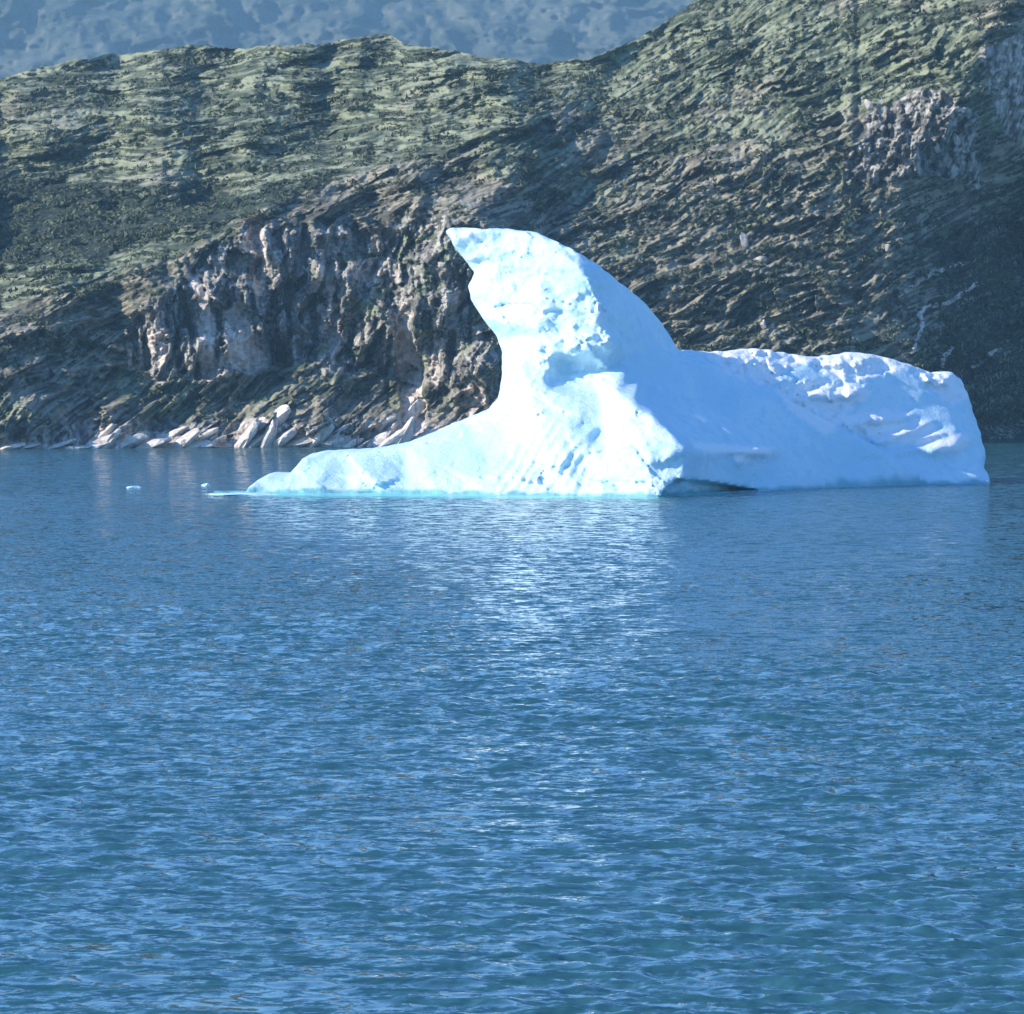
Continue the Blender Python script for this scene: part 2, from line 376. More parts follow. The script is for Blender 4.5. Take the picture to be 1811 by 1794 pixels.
    D = D - 0.9 * wgt * np.maximum(base - (0.45 * base[:, j0:j0 + 1] + 0.55 * (base[0, j0] + (base[-1, j0] - base[0, j0]) * t[:, None]) + 0.14 * X8 - 12 * sstep(4, 24, X8)), 0)
    far = CAMH * F / (shore - HZ); D = D - (0.25 + 0.5 * sstep(0, 400, 420 - Vv)) * np.maximum(far - 915, 0)[None, :] * sstep(20, 520, shore[None, :] - Vv)
    D = D + gully * h * 6 * sstep(1560, 1800, U)
    D = np.maximum(D, np.minimum(CAMH * F / (shore - HZ), 935)[None, :] - 6)
    X, Z = unproj(U, Vv, D)
    # the far side of the ridge, and the foot under water
    back = []
    for j, (dy, dz) in enumerate(((8, -1.0), (30, -6), (90, -26), (220, -70), (500, -190))):
        back.append(np.stack([X[-1] * (1 + dy / 1200), D[-1] + dy, Z[-1] + dz + 1.5 * fbm(us / 30, us * 0 + j, 2, 80)], -1))
    foot = np.stack([X[0], D[0] - 5, Z[0] * 0 - 3], -1)
    body = np.stack([X, D, Z], -1)
    V = np.concatenate([foot[None], body, np.array(back)], 0)
    nr = V.shape[0]
    def bands(a, sd):
        p, q = rot(a); p = p + wx; q = q + wy
        return fbm(p / 9, q / 1.1, 2, sd) + 0.8 * fbm(p / 3.2, q / 0.5, 2, sd + 7) + 0.6 * fbm(p / 20, q / 4, 2, sd + 11)
    band = 0.5 + 0.42 * (w8 * bands(math.radians(8), 401) + w28 * bands(math.radians(29), 421) + (w42 + wc) * bands(math.radians(41), 441))
    bare = fbm(U / 22, Vv / 15, 4, 90)
    rock = np.clip(0.9 * cliff + 0.85 * cliff2 + cliff3 + slab * (0.40 + 0.5 * (1 - sstep(10, 60, shore[None, :] - Vv)))
                   + 0.30 * w28 * sstep(0.1, 0.9, bare) + 0.10 * upleft * sstep(0.3, 1, bare), 0, 1)
    hump = zone([(380, 395), (560, 330), (800, 300), (930, 340), (1000, 410), (780, 400), (600, 410)], 25)
    rock = np.clip(rock + 0.28 * hump, 0, 1)
    rock = np.clip(rock - 0.60 * cliff * sstep(440, 600, U) * sstep(-0.2, 0.5, fbm(U / 45, Vv / 40, 3, 93)), 0, 1)
    pale = 0
    for poly, k in (([(392, 545), (425, 520), (478, 655), (445, 662), (400, 640)], 1.0), ([(330, 490), (352, 480), (385, 560), (372, 665), (352, 665), (356, 560)], .9), ([(262, 560), (285, 555), (300, 640), (278, 655)], .8),
                    ([(430, 420), (455, 400), (480, 440), (462, 520), (446, 510)], .75), ([(560, 440), (590, 430), (606, 560), (590, 640), (570, 560)], .7), ([(690, 560), (720, 540), (742, 640), (752, 780), (700, 780), (716, 680)], .85),
                    ([(760, 560), (775, 560), (780, 700), (765, 720)], .6), ([(815, 640), (840, 620), (868, 720), (840, 740)], .85), ([(640, 470), (690, 440), (700, 490), (650, 520)], .6), ([(795, 520), (830, 510), (840, 570), (805, 560)], .7)):
        pale = np.maximum(pale, k * zone(poly, 5))
    pale = pale + cliff * 0.45 * sstep(0.1, 0.7, fbm(U / 8, Vv / 34, 3, 96)) + (cliff3 + 0.6 * cliff2) * (0.35 + 0.5 * fbm(U / 12, Vv / 16, 3, 98))
    bh = np.interp(us, [-200, 0, 60, 100, 150, 165, 190, 215, 300, 390, 410, 425, 470, 520, 580, 600, 650, 665, 700, 760, 900], [14, 22, 16, 5, 6, 34, 40, 26, 34, 26, 5, 50, 62, 44, 34, 6, 8, 44, 74, 40, 20])[None, :]
    pale = pale + (1 - sstep(0.55, 1.0, (shore[None, :] - Vv + 0.35 * bh * fbm(U / 16, Vv / 16, 3, 97)) / bh)) * (U < 1000) * 0.85
    pale = pale + (1 - sstep(2.5, 6.5, ledge_d)) * np.where(U > 1580, 0.75, 0.30)
    heath = np.clip(0.5 * w28 * sstep(120, 420, Vv) + 0.1 * w28 + 0.9 * hump + 0.3 * slab - 0.3 * upleft + 0.35 * fbm(U / 120, Vv / 70, 3, 99), 0, 1)
    shr = np.clip(shrubd + gully * 0.8 + 0.85 * sstep(0.12, 0.55, w28 * bands(math.radians(26), 461) + w8 * bands(math.radians(6), 481)), 0, 1)
    def pad(a): return np.concatenate([a[:1], a, np.repeat(a[-1:], len(back), 0)], 0)
    o = mesh_np('hill', V.reshape(-1, 3), grid_quads(nr, V.shape[1]), M_HILL,
                attrs={'rock': pad(rock), 'pale': pad(np.clip(pale, 0, 1)), 'heath': pad(heath), 'shrub': pad(shr), 'band': pad(band)})
    tag(o, kind='structure')
    return o, dict(us=us, V=Vv, body=body, shrub=shr, rock=rock, up=upleft, shore=shore)

def hill_at(H, u, v):
    """point of the hill surface behind sketch pixel (u, v)"""
    j = int(np.argmin(np.abs(H['us'] - u))); i = int(np.argmin(np.abs(H['V'][:, j] - v)))
    return Vector(H['body'][i, j])

def build_shrubs(H):
    r = np.random.default_rng(12)
    nr, nc = H['V'].shape
    pr = 0.12 + 1.0 * H['shrub'] + 0.25 * H['up']; pr = pr * (1 - H['rock']) ** 2
    pr = pr * ((H['us'] > -90) & (H['us'] < 1900))[None, :] * np.abs(np.gradient(H['V'], axis=0)) * (H['shore'][None, :] - H['V'] > 25)
    pr = np.maximum(pr, 0) ** 1.0
    uu = np.broadcast_to(H['us'], pr.shape); clump = np.clip(0.25 + 1.6 * fbm((uu - 2.0 * H['V']) / 90, (H['V'] + uu * 0.3) / 11, 3, 120), 0, 2) * (H['V'] - H['V'][-1:] > 10)
    pr = (pr * clump).ravel(); pr /= pr.sum()
    N = 12500
    idx = r.choice(nr * nc, N, replace=True, p=pr)
    P = H['body'].reshape(-1, 3)[idx]
    size = np.exp(r.normal(-0.5, 0.4, N)) * 0.75
    K = 18
    dirs = r.normal(size=(N, K, 3)); dirs[..., 2] = np.abs(dirs[..., 2]); dirs /= np.linalg.norm(dirs, axis=-1, keepdims=True)
    rad = r.uniform(0.5, 1.0, (N, K, 1))
    c = P[:, None] + dirs * rad * size[:, None, None] * np.array([2.1, 1.4, 0.65])
    e1 = r.normal(size=(N, K, 3)); e2 = r.normal(size=(N, K, 3))
    q = 0.42 * size[:, None, None]
    T = np.stack([c + e1 * q, c + e2 * q, c - (e1 + e2) * 0.6 * q], 2)
    o = mesh_np('shrubs', T.reshape(-1, 3), np.arange(N * K * 3).reshape(-1, 3), M_SHRUB, smooth=False)
    return tag(o, 'low dark shrubs growing in clumps all over the hillside', 'shrubs', kind='stuff')

def build_mountain():
    us = np.concatenate([np.linspace(-5000, -920, 80), np.arange(-900, 2300, 4.0), np.linspace(2320, 5000, 50)]); v = np.linspace(420, -240, 200)
    Vv, U = np.meshgrid(v, us, indexing='ij')
    D = 4700 + (420 - Vv) * 1.9 - 85 * fbm(U / 240, Vv / 180, 5, 130, 0.5) - 26 * ridged((U + Vv * .6) / 90, (Vv - U * .3) / 55, 4, 140, 0.5)
    X, Z = unproj(U, Vv, D)
    body = np.stack([X, D, Z], -1)
    back = np.stack([X[-1], D[-1] + 900, Z[-1] * 0 - 5], -1); foot = np.stack([X[0], D[0] - 200, Z[0] * 0 - 5], -1)
    V = np.concatenate([foot[None], body, back[None]], 0)
    o = mesh_np('mountain', V.reshape(-1, 3), grid_quads(V.shape[0], V.shape[1]), M_MOUNT)
    return tag(o, kind='structure')

# ------------------------------------------------------------------ iceberg
def surface_nets(f, org, h):
    """quad mesh of the zero level of a sampled field (negative inside)"""
    s = f < 0
    nx, ny, nz = f.shape
    cnt = np.zeros((nx - 1, ny - 1, nz - 1), np.uint8)
    for a in (0, 1):
        for b in (0, 1):
            for c in (0, 1):
                cnt += s[a:nx - 1 + a, b:ny - 1 + b, c:nz - 1 + c]
    act = np.argwhere((cnt > 0) & (cnt < 8)); idx = np.full(cnt.shape, -1, np.int32); idx[tuple(act.T)] = np.arange(len(act))
    acc = np.zeros((len(act), 3)); num = np.zeros(len(act))
    corners = [(a, b, c) for a in (0, 1) for b in (0, 1) for c in (0, 1)]
    for p in corners:
        for ax in range(3):
            if p[ax]: continue
            q = list(p); q[ax] = 1
            fa = f[act[:, 0] + p[0], act[:, 1] + p[1], act[:, 2] + p[2]]; fb = f[act[:, 0] + q[0], act[:, 1] + q[1], act[:, 2] + q[2]]
            m = (fa < 0) != (fb < 0)
            t = np.where(m, fa / np.where(m, fa - fb, 1), 0)
            pos = np.array(p, float)[None].repeat(len(act), 0); pos[:, ax] += t
            acc[m] += pos[m]; num[m] += 1
    V = (act + acc / num[:, None]) * h + np.array(org)
    Q = []
    for ax in range(3):
        sl0 = [slice(1, -1)] * 3; sl1 = [slice(1, -1)] * 3
        sl0[ax] = slice(0, -1); sl1[ax] = slice(1, None)
        a = s[tuple(sl0)]; b = s[tuple(sl1)]
        e = np.argwhere(a != b); flip = a[tuple(e.T)]
        o1, o2 = [(1, 2), (2, 0), (0, 1)][ax]
        base = e.copy()
        for k in range(3):
            if k != ax: base[:, k] += 1
        def cell(d1, d2):
            c = base.copy(); c[:, o1] -= d1; c[:, o2] -= d2
            return idx[c[:, 0], c[:, 1], c[:, 2]]
        q = np.stack([cell(1, 1), cell(0, 1), cell(0, 0), cell(1, 0)], -1)
        q = np.where(flip[:, None], q, q[:, ::-1]); Q.append(q)
    return V, np.concatenate(Q)

def depth_sheet(pts, X, Z, blur):
    """interpolate hand-placed (px, py, distance) points over a grid of x, z"""
    P = np.array([(*unproj(u, v, Y), Y) for u, v, Y in pts])
    res = delaunay_2d_cdt([Vector((p[0], p[1])) for p in P], [], [], 0, 1e-6)
    vs2 = np.array([(v.x, v.y) for v in res[0]]); orig = res[3]
    Yv = np.array([P[o[0], 2] for o in orig])
    out = np.full(X.shape, np.nan)
    for tri in res[2]:
        a, b, c = vs2[list(tri)]; ya, yb, yc = Yv[list(tri)]
        den = (b[1] - c[1]) * (a[0] - c[0]) + (c[0] - b[0]) * (a[1] - c[1])
        if abs(den) < 1e-9: continue
        l1 = ((b[1] - c[1]) * (X - c[0]) + (c[0] - b[0]) * (Z - c[1])) / den
        l2 = ((c[1] - a[1]) * (X - c[0]) + (a[0] - c[0]) * (Z - c[1])) / den
        m = (l1 >= -1e-6) & (l2 >= -1e-6) & (l1 + l2 <= 1 + 1e-6)
        out[m] = (l1 * ya + l2 * yb + (1 - l1 - l2) * yc)[m]
    # outside the hull: nearest point
    bad = np.isnan(out)
    bx, bz = X[bad], Z[bad]
    dist = (bx[:, None] - P[None, :, 0]) ** 2 + (bz[:, None] - P[None, :, 1]) ** 2
    w = 1 / (dist + 0.01) ** 3
    out[bad] = (w * P[None, :, 2]).sum(1) / w.sum(1)
    return gblur(out, blur)

def gblur(a, s):
    r = int(3 * s) + 1; k = np.exp(-0.5 * (np.arange(-r, r + 1) / s) ** 2); k /= k.sum()
    for ax in (0, 1):
        p = np.pad(a, [(r, r) if i == ax else (0, 0) for i in (0, 1)], mode='edge')
        a = sum(k[i] * np.take(p, np.arange(i, i + a.shape[ax]), axis=ax) for i in range(2 * r + 1))
    return a

PEAK_SIL = [(436, 905), (440, 876), (447, 858), (462, 845), (480, 841), (512, 843), (525, 826), (540, 808), (570, 802), (620, 799), (670, 796), (720, 786), (770, 766), (820, 744),
            (862, 727), (880, 708), (887, 670), (888, 625), (878, 595), (850, 558), (832, 528), (827, 505), (840, 482), (818, 455), (800, 430), (787, 408), (794, 400),
            (840, 403), (900, 404), (950, 411), (1000, 436), (1050, 464), (1090, 494), (1130, 524), (1165, 560), (1185, 588), (1202, 616), (1262, 642), (1330, 674), (1400, 709),
            (1500, 760), (1600, 814), (1660, 852), (1690, 905)]
BLOCK_SIL = [(1120, 905), (1150, 660), (1200, 618), (1235, 622), (1262, 622), (1300, 619), (1340, 616), (1380, 624), (1430, 632), (1480, 628), (1520, 623), (1545, 626), (1572, 634), (1620, 648),
             (1655, 661), (1692, 660), (1706, 672), (1718, 700), (1730, 742), (1737, 780), (1746, 806), (1742, 820), (1736, 826), (1741, 845), (1740, 905)]
PEAK_PTS = [
    (443, 872, 634), (530, 872, 632), (620, 872, 631), (720, 872, 630), (820, 874, 627), (920, 876, 623), (1020, 877, 620), (1100, 878, 617), (1150, 880, 613.5),
    (443, 910, 634), (720, 910, 629), (1020, 910, 618), (1150, 910, 612), (1320, 910, 640), (1640, 910, 667),
    (1215, 862, 616.5), (1224, 866, 623), (1320, 868, 642), (1400, 866, 647), (1500, 862, 656), (1640, 857, 668),
    (470, 842, 639), (530, 820, 641), (600, 800, 644), (720, 785, 646), (820, 745, 649), (880, 710, 651),
    (560, 845, 634), (650, 838, 633.5), (760, 828, 633), (860, 800, 636), (850, 850, 627.5), (940, 830, 626),
    (888, 660, 652), (888, 600, 653), (850, 560, 653), (828, 520, 654), (838, 480, 653), (800, 430, 653), (790, 405, 653),
    (905, 572, 645), (915, 640, 643.5), (930, 700, 637), (960, 780, 629),
    (870, 450, 650.6), (930, 430, 648.0), (960, 480, 645.6), (900, 530, 648.4), (860, 420, 651.5), (870, 520, 650),
    (1003, 450, 641.5), (950, 515, 643.3), (950, 408, 647.5), (900, 402, 651),
    (1000, 530, 643.2), (1045, 498, 640), (1052, 540, 639.6), (960, 600, 642.2), (1000, 590, 641.4), (1048, 610, 640), (1085, 618, 642),
    (1060, 470, 645), (1100, 498, 649), (1130, 524, 652), (1165, 560, 655), (1198, 612, 659), (1120, 560, 647),
    (970, 650, 640.6), (1010, 665, 640.2), (1050, 660, 641), (1000, 700, 635.8), (1060, 700, 635.6),
    (1090, 694, 632), (1125, 714, 626.5), (1165, 742, 621.5), (1216, 790, 617), (1213, 850, 615.6), (1150, 810, 616.4), (1105, 760, 623.5), (1065, 775, 626.6), (1045, 800, 624.2),
    (1000, 760, 628), (1000, 820, 623), (1080, 840, 619.4),
    (1225, 795, 624), (1225, 850, 624.5), (1290, 800, 639.5), (1300, 845, 640), (1260, 740, 645), (1200, 715, 643), (1178, 734, 638), (1138, 701, 640), (1226, 778, 633), (1135, 668, 644), (1150, 610, 648), (1205, 650, 650), (1110, 640, 644),
    (1262, 640, 657), (1400, 707, 659), (1500, 758, 663), (1600, 812, 668), (1300, 720, 651), (1400, 790, 652), (1500, 825, 658.5)]
BLOCK_PTS = [(1120, 905, 640), (1250, 870, 645), (1400, 866, 652), (1500, 862, 660), (1640, 857, 669), (1738, 855, 673), (1740, 910, 672), (1500, 910, 658), (1300, 910, 645),
             (1200, 620, 665), (1235, 622, 666), (1340, 616, 671), (1430, 632, 675), (1520, 623, 679), (1572, 634, 681), (1655, 661, 683.5), (1692, 660, 687),
             (1300, 680, 662), (1400, 700, 667.5), (1500, 700, 673), (1600, 720, 678), (1680, 720, 682), (1720, 720, 686), (1500, 790, 667), (1600, 790, 672.5), (1690, 790, 677), (1738, 800, 682)]

def build_iceberg():
    h = 0.3
    x0, x1, y0, y1, z0, z1 = -37, 67, 608, 708, -2.4, 36
    xs = np.arange(x0, x1, h); ys = np.arange(y0, y1, h); zs = np.arange(z0, z1, h)
    X, Z = np.meshgrid(xs, zs, indexing='ij')
    def to_px(Y): return X * F / Y + CX, HZ - (Z - CAMH) * F / Y
    # --- front of the peak and its spurs
    yf = depth_sheet(PEAK_PTS, X, Z, 1.3)
    u, v = to_px(yf)
    def zone(poly, soft, wob=6, sd=300):
        return 1 - sstep(-soft, soft, poly_sd(u, v, poly) + wob * fbm(X / 2.2, Z / 2.2, 3, sd))
    n1 = fbm(X / 4.5, Z / 4.5, 4, 301, 0.55); n2 = ridged((X * .8 + Z * .6) / 3.0, (Z * .8 - X * .6) / 1.1, 3, 305)
    lit = zone([(430, 900), (440, 780), (860, 640), (780, 390), (950, 405), (1010, 440), (1060, 530), (1110, 620), (1100, 690), (1220, 790), (1210, 880), (1000, 900)], 10)
    yf = yf + lit * (0.5 * n1 + 0.42 * cells(X / 6.0 + Z / 7, Z / 4.6, 303, 1.0) + 0.16 * cells(X / 3.0 - Z / 4, Z / 2.2, 308, 0.9) + 0.10 * cells(X / 1.6, Z / 1.3 + X / 4, 304)) + (1 - lit) * (0.24 * n1 + 0.3 * fbm(X / 9, Z / 6, 2, 302) + 0.10 * cells(X / 5, Z / 4, 306))
    upper = zone([(780, 400), (1000, 440), (900, 560), (820, 560)], 8)
    yf = yf + upper * 0.22 * ridged((X + Z * 0.9) / 1.3, (Z - X) / 3.4, 2, 309)
    crust = zone([(960, 540), (1050, 480), (1090, 560), (1130, 620), (1095, 660), (1060, 640), (960, 640), (930, 600)], 10, 10)
    yf = yf + crust * (0.12 * ridged(X / 3.6, Z / 2.8, 4, 313) + 0.26 * cells(X / 2.8 + Z / 4, Z / 2.2, 315, 1.0) + 0.15 * fbm(X / 1.2, Z / 1.0, 2, 317))
    # melt-water runnels low on the lit side
    run = zone([(880, 790), (960, 740), (1050, 790), (1060, 850), (1000, 872), (880, 872)], 14)
    yf = yf + run * 0.24 * np.sin((X * 0.86 - Z * 0.55 + 0.5 * fbm(X / 5, Z / 5, 2, 321)) * 2 * math.pi / 1.25)
    for uc, vc, rx, rz, am in ((1066, 772, 24, 15, 1.3), (1040, 540, 26, 30, 0.9), (985, 585, 16, 14, 0.6), (955, 820, 14, 18, 0.5), (820, 408, 12, 7, 0.5), (1000, 830, 12, 14, 0.6)):
        e = ((u - uc) / rx) ** 2 + ((v - vc + 0.3 * (u - uc)) / rz) ** 2
        yf = yf + am * np.exp(-e * e)
    # big shaded hollow with a sharp left lip under the snowy shelf
    lip = 955 + 0.5 * np.abs(v - 664) + 8 * fbm(X / 2, Z / 2, 3, 331)
    yf = yf + 3.0 * sstep(0, 26, u - lip) * (1 - sstep(40, 150, u - lip)) * (1 - sstep(20, 40, np.abs(v - 664 - 0.12 * (u - 1000))))
    shelf = 1 - sstep(-5, 5, poly_sd(u, v, [(1000, 600), (1040, 585), (1070, 594), (1100, 606), (1085, 622), (1064, 628), (1072, 648), (1058, 650), (1040, 625), (1005, 622)]) + 5 * fbm(X / 1.5, Z / 1.5, 3, 335))
    yf = yf - 1.5 * shelf - 0.6 * shelf * cells(X / 1.5, Z / 1.2, 337)
    lobe = zone([(1070, 740), (1130, 700), (1220, 790), (1210, 860), (1150, 880), (1080, 830)], 8)
    yf = yf + lobe * 0.3 * ridged(X / 2.2, Z / 2.2, 3, 325)
    # snow ledge on the shaded flank
    def ledge(yf, uc, vc, w, hh, amp, ang=0.0):
        du, dv = u - uc, v - vc; c, s = math.cos(ang), math.sin(ang)
        a, b = du * c - dv * s, du * s + dv * c
        b = b + 2.5 * fbm(u / 22, v / 22, 2, uc)
        return yf - amp * np.exp(-(a / w) ** 4) * np.exp(-(b / hh) ** 2)
    yf = ledge(yf, 1250, 789, 26, 6, 1.0, -0.15); yf = ledge(yf, 1320, 799, 48, 8, 1.3, -0.05); yf = ledge(yf, 1308, 815, 9, 10, 1.1)
    # hollow worn into the waterline
    cut = 1 - sstep(-3, 3, poly_sd(u, v, [(1196, 851), (1240, 852), (1290, 860), (1345, 871), (1345, 960), (1150, 960), (1172, 872)]))
    yf = yf + 7.0 * cut
    sx = np.array([(q[0] - CX) * 648 / F for q in PEAK_SIL]); sz = np.array([CAMH - (q[1] - HZ) * 648 / F for q in PEAK_SIL])
    d2 = poly_sd(X, Z, np.stack([sx, sz], -1)) + 0.10 * fbm(X / 1.5, Z / 1.5, 3, 329)
    yb = np.maximum(657 + 0.34 * (34 - Z), yf + 8) + 1.0 * fbm(X / 6, Z / 6, 3, 333)
    # --- the block behind
    gf = depth_sheet(BLOCK_PTS, X, Z, 1.6)
    u, v = to_px(gf)
    gf = gf + 0.20 * fbm(X / 5, Z / 4, 3, 341)
    pats = [zone([(1240, 615), (1400, 610), (1420, 640), (1360, 690), (1290, 660)], 8, 8), zone([(1440, 625), (1560, 620), (1600, 650), (1500, 680), (1440, 650)], 8, 8),
            zone([(1380, 690), (1440, 670), (1540, 690), (1480, 740), (1460, 770), (1400, 730)], 6, 8), zone([(1610, 650), (1700, 655), (1710, 700), (1680, 715), (1630, 680)], 6, 8),
            zone([(1480, 750), (1560, 735), (1560, 790), (1520, 790)], 6, 6)]
    pm = np.clip(sum(pats), 0, 1)
    gf = gf + pm * (0.65 * ridged(X / 3.4, Z / 2.2, 4, 345) + 0.5 * fbm(X / 1.3, Z / 1.1, 2, 349) + 0.5 * cells(X / 1.6, Z / 1.2, 351))
    for uc, vc, w, hh, am, an in ((1560, 742, 60, 9, 1.5, 0.12), (1590, 770, 60, 9, 1.6, 0.35), (1640, 772, 45, 7, 1.2, 0.2), (1675, 788, 38, 16, 2.2, 0.3), (1600, 798, 50, 7, 1.1, 0.1), (1480, 695, 55, 12, 1.4, 0.05)):
        gf = ledge(gf, uc, vc, w, hh, am, an)
    cut = 1 - sstep(-3, 3, poly_sd(u, v, [(1530, 838), (1560, 830), (1580, 848), (1640, 850), (1650, 880), (1520, 880)]) + 5 * fbm(X / 1.5, Z / 1.0, 2, 353))
    gf = gf + 6.0 * cut
    bx = np.array([(q[0] - CX) * 684 / F for q in BLOCK_SIL]); bz = np.array([CAMH - (q[1] - HZ) * 684 / F for q in BLOCK_SIL])
    g2 = poly_sd(X, Z, np.stack([bx, bz], -1)) + 0.16 * fbm(X / 1.4, Z / 1.4, 3, 357)
    gb = gf + 16 + 1.0 * fbm(X / 6, Z / 6, 3, 361)
    def smax(a, b, k):
        hh = np.clip(0.5 + 0.5 * (a - b) / k, 0, 1)
        return b * (1 - hh) + a * hh + k * hh * (1 - hh)
    Yg = ys[None, :, None].astype(np.float32)
    def solid(fr, bk, d, k):
        a = (fr[:, None, :].astype(np.float32) - Yg) * 0.7; b = (Yg - bk[:, None, :].astype(np.float32)) * 0.7
        f = np.maximum(a, b); del a, b
        return smax(f, d[:, None, :].astype(np.float32), np.float32(k)).astype(np.float32)
    f = np.minimum(solid(yf, yb, d2, 0.9), solid(gf, gb, g2, 2.0))
    f[0] = f[-1] = 1; f[:, 0] = f[:, -1] = 1; f[:, :, 0] = f[:, :, -1] = 1
    V, Q = surface_nets(f, (x0, y0, z0), h)
    wet = (1 - sstep(0.1, 0.7 + 0.9 * (V[:, 0] > 42) * (V[:, 0] < 56), V[:, 2] + 0.4 * fbm(V[:, 0] / 3, V[:, 1] / 3, 2, 371))) * 0.8
    pu, pv = V[:, 0] * F / V[:, 1] + CX, HZ - (V[:, 2] - CAMH) * F / V[:, 1]
    def spot(poly, soft, wob=5.0): return 1 - sstep(-soft, soft, poly_sd(pu, pv, poly) + wob * fbm(pu / 14, pv / 11, 3, 381))
    on_block = (V[:, 1] > 650) & (pu > 1225)
    sunlit_snow = np.clip(spot([(1222, 781), (1262, 784), (1368, 792), (1364, 806), (1335, 804), (1316, 822), (1300, 822), (1298, 803), (1258, 800), (1224, 790)], 3, 3), 0, 1)  # snow on the shadowed ledge, painted whiter in place of sun
    for poly in ([(1230, 612), (1420, 606), (1440, 640), (1400, 650), (1360, 684), (1290, 662)], [(1430, 622), (1580, 616), (1640, 650), (1560, 660), (1510, 682), (1440, 650)],
                 [(1372, 690), (1440, 668), (1545, 690), (1490, 742), (1462, 772), (1400, 730)], [(1610, 640), (1720, 650), (1712, 706), (1680, 716), (1630, 680)],
                 [(1460, 740), (1560, 725), (1620, 732), (1570, 750), (1640, 742), (1660, 760), (1715, 770), (1712, 790), (1685, 805), (1620, 785), (1560, 782)]):
        sunlit_snow = np.maximum(sunlit_snow, on_block * spot(poly, 5) * 0.9)
    o = mesh_np('iceberg', V, Q, M_ICE, attrs={'wet': wet, 'sunlit_snow': sunlit_snow})
    tag(o, 'big white and blue iceberg with a leaning pointed peak, floating in the fjord', 'iceberg')
    return o

def ice_lump(name, u, v, w, hh, dep, seed, mat, parent=None):
    """low rounded piece of ice awash at sketch pixel (u, v)"""
    Y = CAMH * F / (v - HZ); x = (u - CX) * Y / F
    bm = bmesh.new(); bmesh.ops.create_icosphere(bm, subdivisions=4, radius=1)
    for q in bm.verts:
        n = mnoise.fractal(q.co * 1.7 + Vector((seed, 0, 0)), 1, 2, 4)
        c = q.co * (1 + 0.35 * n)
        q.co = Vector((c.x * w, c.y * dep, c.z * hh - 0.12 * hh))
    me = bpy.data.meshes.new(name); bm.to_mesh(me); bm.free()
    for p in me.polygons: p.use_smooth = True
    at = me.attributes.new('wet', 'FLOAT', 'POINT')
    me.materials.append(mat); o = bpy.data.objects.new(name, me); COL.objects.link(o)
    o.location = (x, Y, 0)
    if parent: o.parent = parent
    return o

# ------------------------------------------------------------------ loose rocks
def rock_mesh(name, dims, seed, mat, sub=4, tilt=0.0):
    bm = bmesh.new(); bmesh.ops.create_icosphere(bm, subdivisions=sub, radius=1)
    r = random.Random(seed)
    planes = [(Vector((r.uniform(-1, 1), r.uniform(-1, 1), r.uniform(-.6, 1))).normalized(), r.uniform(0.5, 0.95)) for _ in range(8)]
    for q in bm.verts:
        c = Vector([math.copysign(abs(x) ** 0.62, x) for x in q.co])
        for n, d in planes:
            e = c.dot(n) - d
            if e > 0: c -= n * e
        c += c.normalized() * 0.10 * mnoise.fractal(c * 2.5 + Vector((seed, 3, 1)), 1, 2, 4)
        c = Vector((c.x * dims[0], c.y * dims[1], c.z * dims[2]))
        ca, sa = math.cos(tilt), math.sin(tilt)
        q.co = Vector((c.x * ca - c.z * sa, c.y, c.x * sa + c.z * ca))
    me = bpy.data.meshes.new(name); bm.to_mesh(me); bm.free(); me.materials.append(mat)
    return me

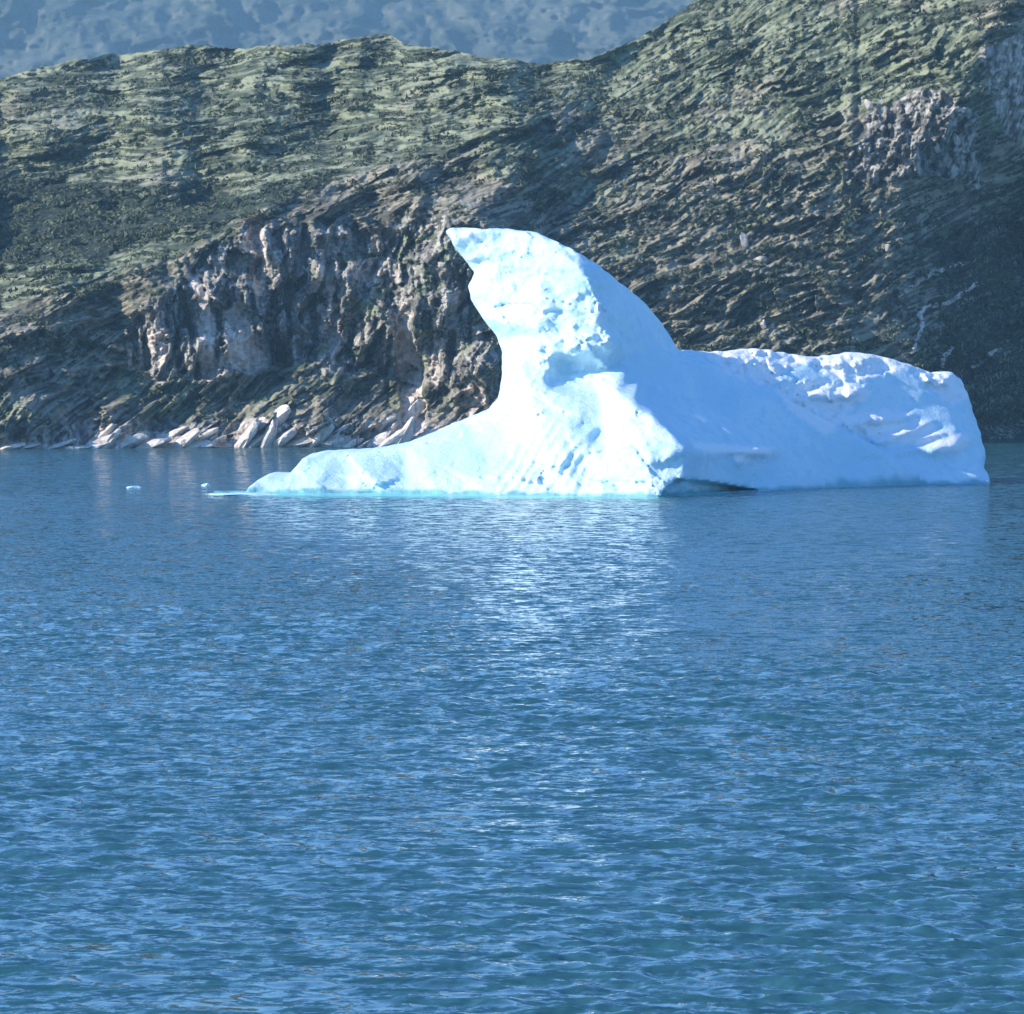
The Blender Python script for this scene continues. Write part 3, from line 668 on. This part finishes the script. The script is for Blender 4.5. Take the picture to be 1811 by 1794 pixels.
def build_rocks(hill, H):
    # washed slabs along the shore: pieces of the hill
    for i, (u, w, hp, tl) in enumerate([(12, 30, 16, .2), (38, 34, 14, .1), (170, 22, 30, .75), (188, 20, 34, .7), (222, 44, 24, .55), (262, 40, 22, .5), (318, 34, 28, .5), (345, 44, 22, .35), (372, 26, 22, .5),
                                        (428, 26, 44, .85), (448, 22, 36, .8), (470, 34, 52, .85), (492, 22, 36, .8), (528, 36, 30, .6), (552, 40, 32, .6), (588, 44, 28, .55), (618, 30, 18, .4),
                                        (664, 34, 28, .7), (690, 30, 40, .8), (712, 40, 36, .8), (742, 40, 34, .8), (770, 40, 34, .7), (95, 40, 12, .2), (130, 30, 12, .3), (640, 26, 14, .3)]):
        s = float(np.interp(u, H['us'], H['shore'])); Y = CAMH * F / (s - HZ) - 2.0; m = Y / F
        L = math.hypot(w, hp) * m * 1.0; th = min(w, hp) * m * 0.40
        me = rock_mesh('rock_slab', (L, 3.4, th), 400 + i, M_SHORE, 3, tl + 0.25 * math.sin(i * 2.4))
        o = bpy.data.objects.new('rock_slab', me); COL.objects.link(o); o.parent = hill
        o.location = ((u - CX) * m, Y + 1.2, hp * m * 0.16)
    for i, (u, dv, w, hp, tl) in enumerate([(180, 22, 40, 26, .75), (236, 18, 50, 24, .55), (300, 20, 54, 26, .5), (356, 18, 52, 24, .5), (436, 34, 44, 44, .85), (482, 40, 46, 52, .85), (540, 26, 56, 36, .6), (596, 20, 44, 26, .6),
                                            (676, 36, 40, 44, .85), (722, 46, 44, 56, .95), (768, 26, 44, 34, .7)]):
        p = hill_at(H, u, float(np.interp(u, H['us'], H['shore'])) - dv); m = p.y / F
        me = rock_mesh('rock_slab', (math.hypot(w, hp) * m * 0.62, 2.6, min(w, hp) * m * 0.30), 460 + i, M_SHORE if dv < 50 else M_BOULD, 3, tl)
        o = bpy.data.objects.new('rock_slab', me); COL.objects.link(o); o.parent = hill; o.location = p + Vector((0, 0.9, 0))
    B = [(440, 434, 11, 11, 'pale boulder at the top edge of the grey cliff, far left of the iceberg'),
         (1351, 577, 10, 12, 'pale yellowish boulder on the slope just above the low right part of the iceberg'),
         (1314, 434, 10, 24, 'tall thin pale rock standing on the dark slope right of the iceberg peak'),
         (1345, 461, 15, 9, 'low grey boulder beside the foot of the tall thin rock'),
         (1502, 397, 9, 10, 'small round white boulder alone on the middle of the right slope'),
         (1571, 442, 8, 10, 'small grey boulder above the dark gully on the right'),
         (1537, 190, 12, 16, 'white boulder in the dark cleft on the upper left of the right hand crag'),
         (1655, 266, 9, 16, 'white upright rock at the lower right foot of the right hand crag'),
         (1690, 252, 9, 18, 'white rock at the right edge of the right hand crag beside dark shrubs'),
         (1256, 333, 10, 10, 'pale round boulder high on the slope above the right shoulder of the iceberg'),
         (727, 581, 9, 14, 'small pale rock on the cliff close left of the iceberg neck')]
    for i, (u, v, w, hp, lab) in enumerate(B):
        p = hill_at(H, u, v); m = p.y / F
        me = rock_mesh('boulder', (w * m * 0.75, w * m * 0.7, hp * m * 0.72), 500 + i, M_BOULD, 2, 0.25)
        o = bpy.data.objects.new('boulder', me); COL.objects.link(o); o.location = p + Vector((0, -0.5, hp * m * 0.3))
        tag(o, lab, 'boulder', 'pale boulders lying on the hillside')

def build_haze():
    bm = bmesh.new(); bmesh.ops.create_cube(bm, size=1)
    me = bpy.data.meshes.new('haze'); bm.to_mesh(me); bm.free()
    o = bpy.data.objects.new('haze', me); COL.objects.link(o)
    o.scale = (34000, 34000, 697); o.location = (0, 3000, 342.5)
    m = bpy.data.materials.new('haze_air'); m.use_nodes = True; t = m.node_tree
    t.nodes.remove(t.nodes['Principled BSDF'])
    v = t.nodes.new('ShaderNodeVolumePrincipled'); v.inputs['Color'].default_value = (0.42, 0.77, 1.0, 1)
    v.inputs['Density'].default_value = 0.000092; v.inputs['Anisotropy'].default_value = 0.1
    t.links.new(v.outputs[0], t.nodes['Material Output'].inputs['Volume'])
    me.materials.append(m)
    return tag(o, kind='stuff')

water = build_water()
hill, H = build_hill()
mountain = build_mountain()
berg = build_iceberg()
foot = ice_lump('ice_foot', 428, 875, 4.2, 0.22, 4.0, 7, M_ICE, berg)
tag(ice_lump('ice_chunk', 237, 863, 1.0, 0.28, 1.0, 21, M_ICE), 'long low white ice chunk floating farther from the iceberg, at the left', 'ice chunk', 'ice chunks floating left of the iceberg')
tag(ice_lump('ice_chunk', 364, 860, 0.5, 0.4, 0.5, 33, M_ICE), 'small rounded ice chunk floating nearer to the left tip of the iceberg', 'ice chunk', 'ice chunks floating left of the iceberg')
build_rocks(hill, H)
shrubs = build_shrubs(H)
haze = build_haze()
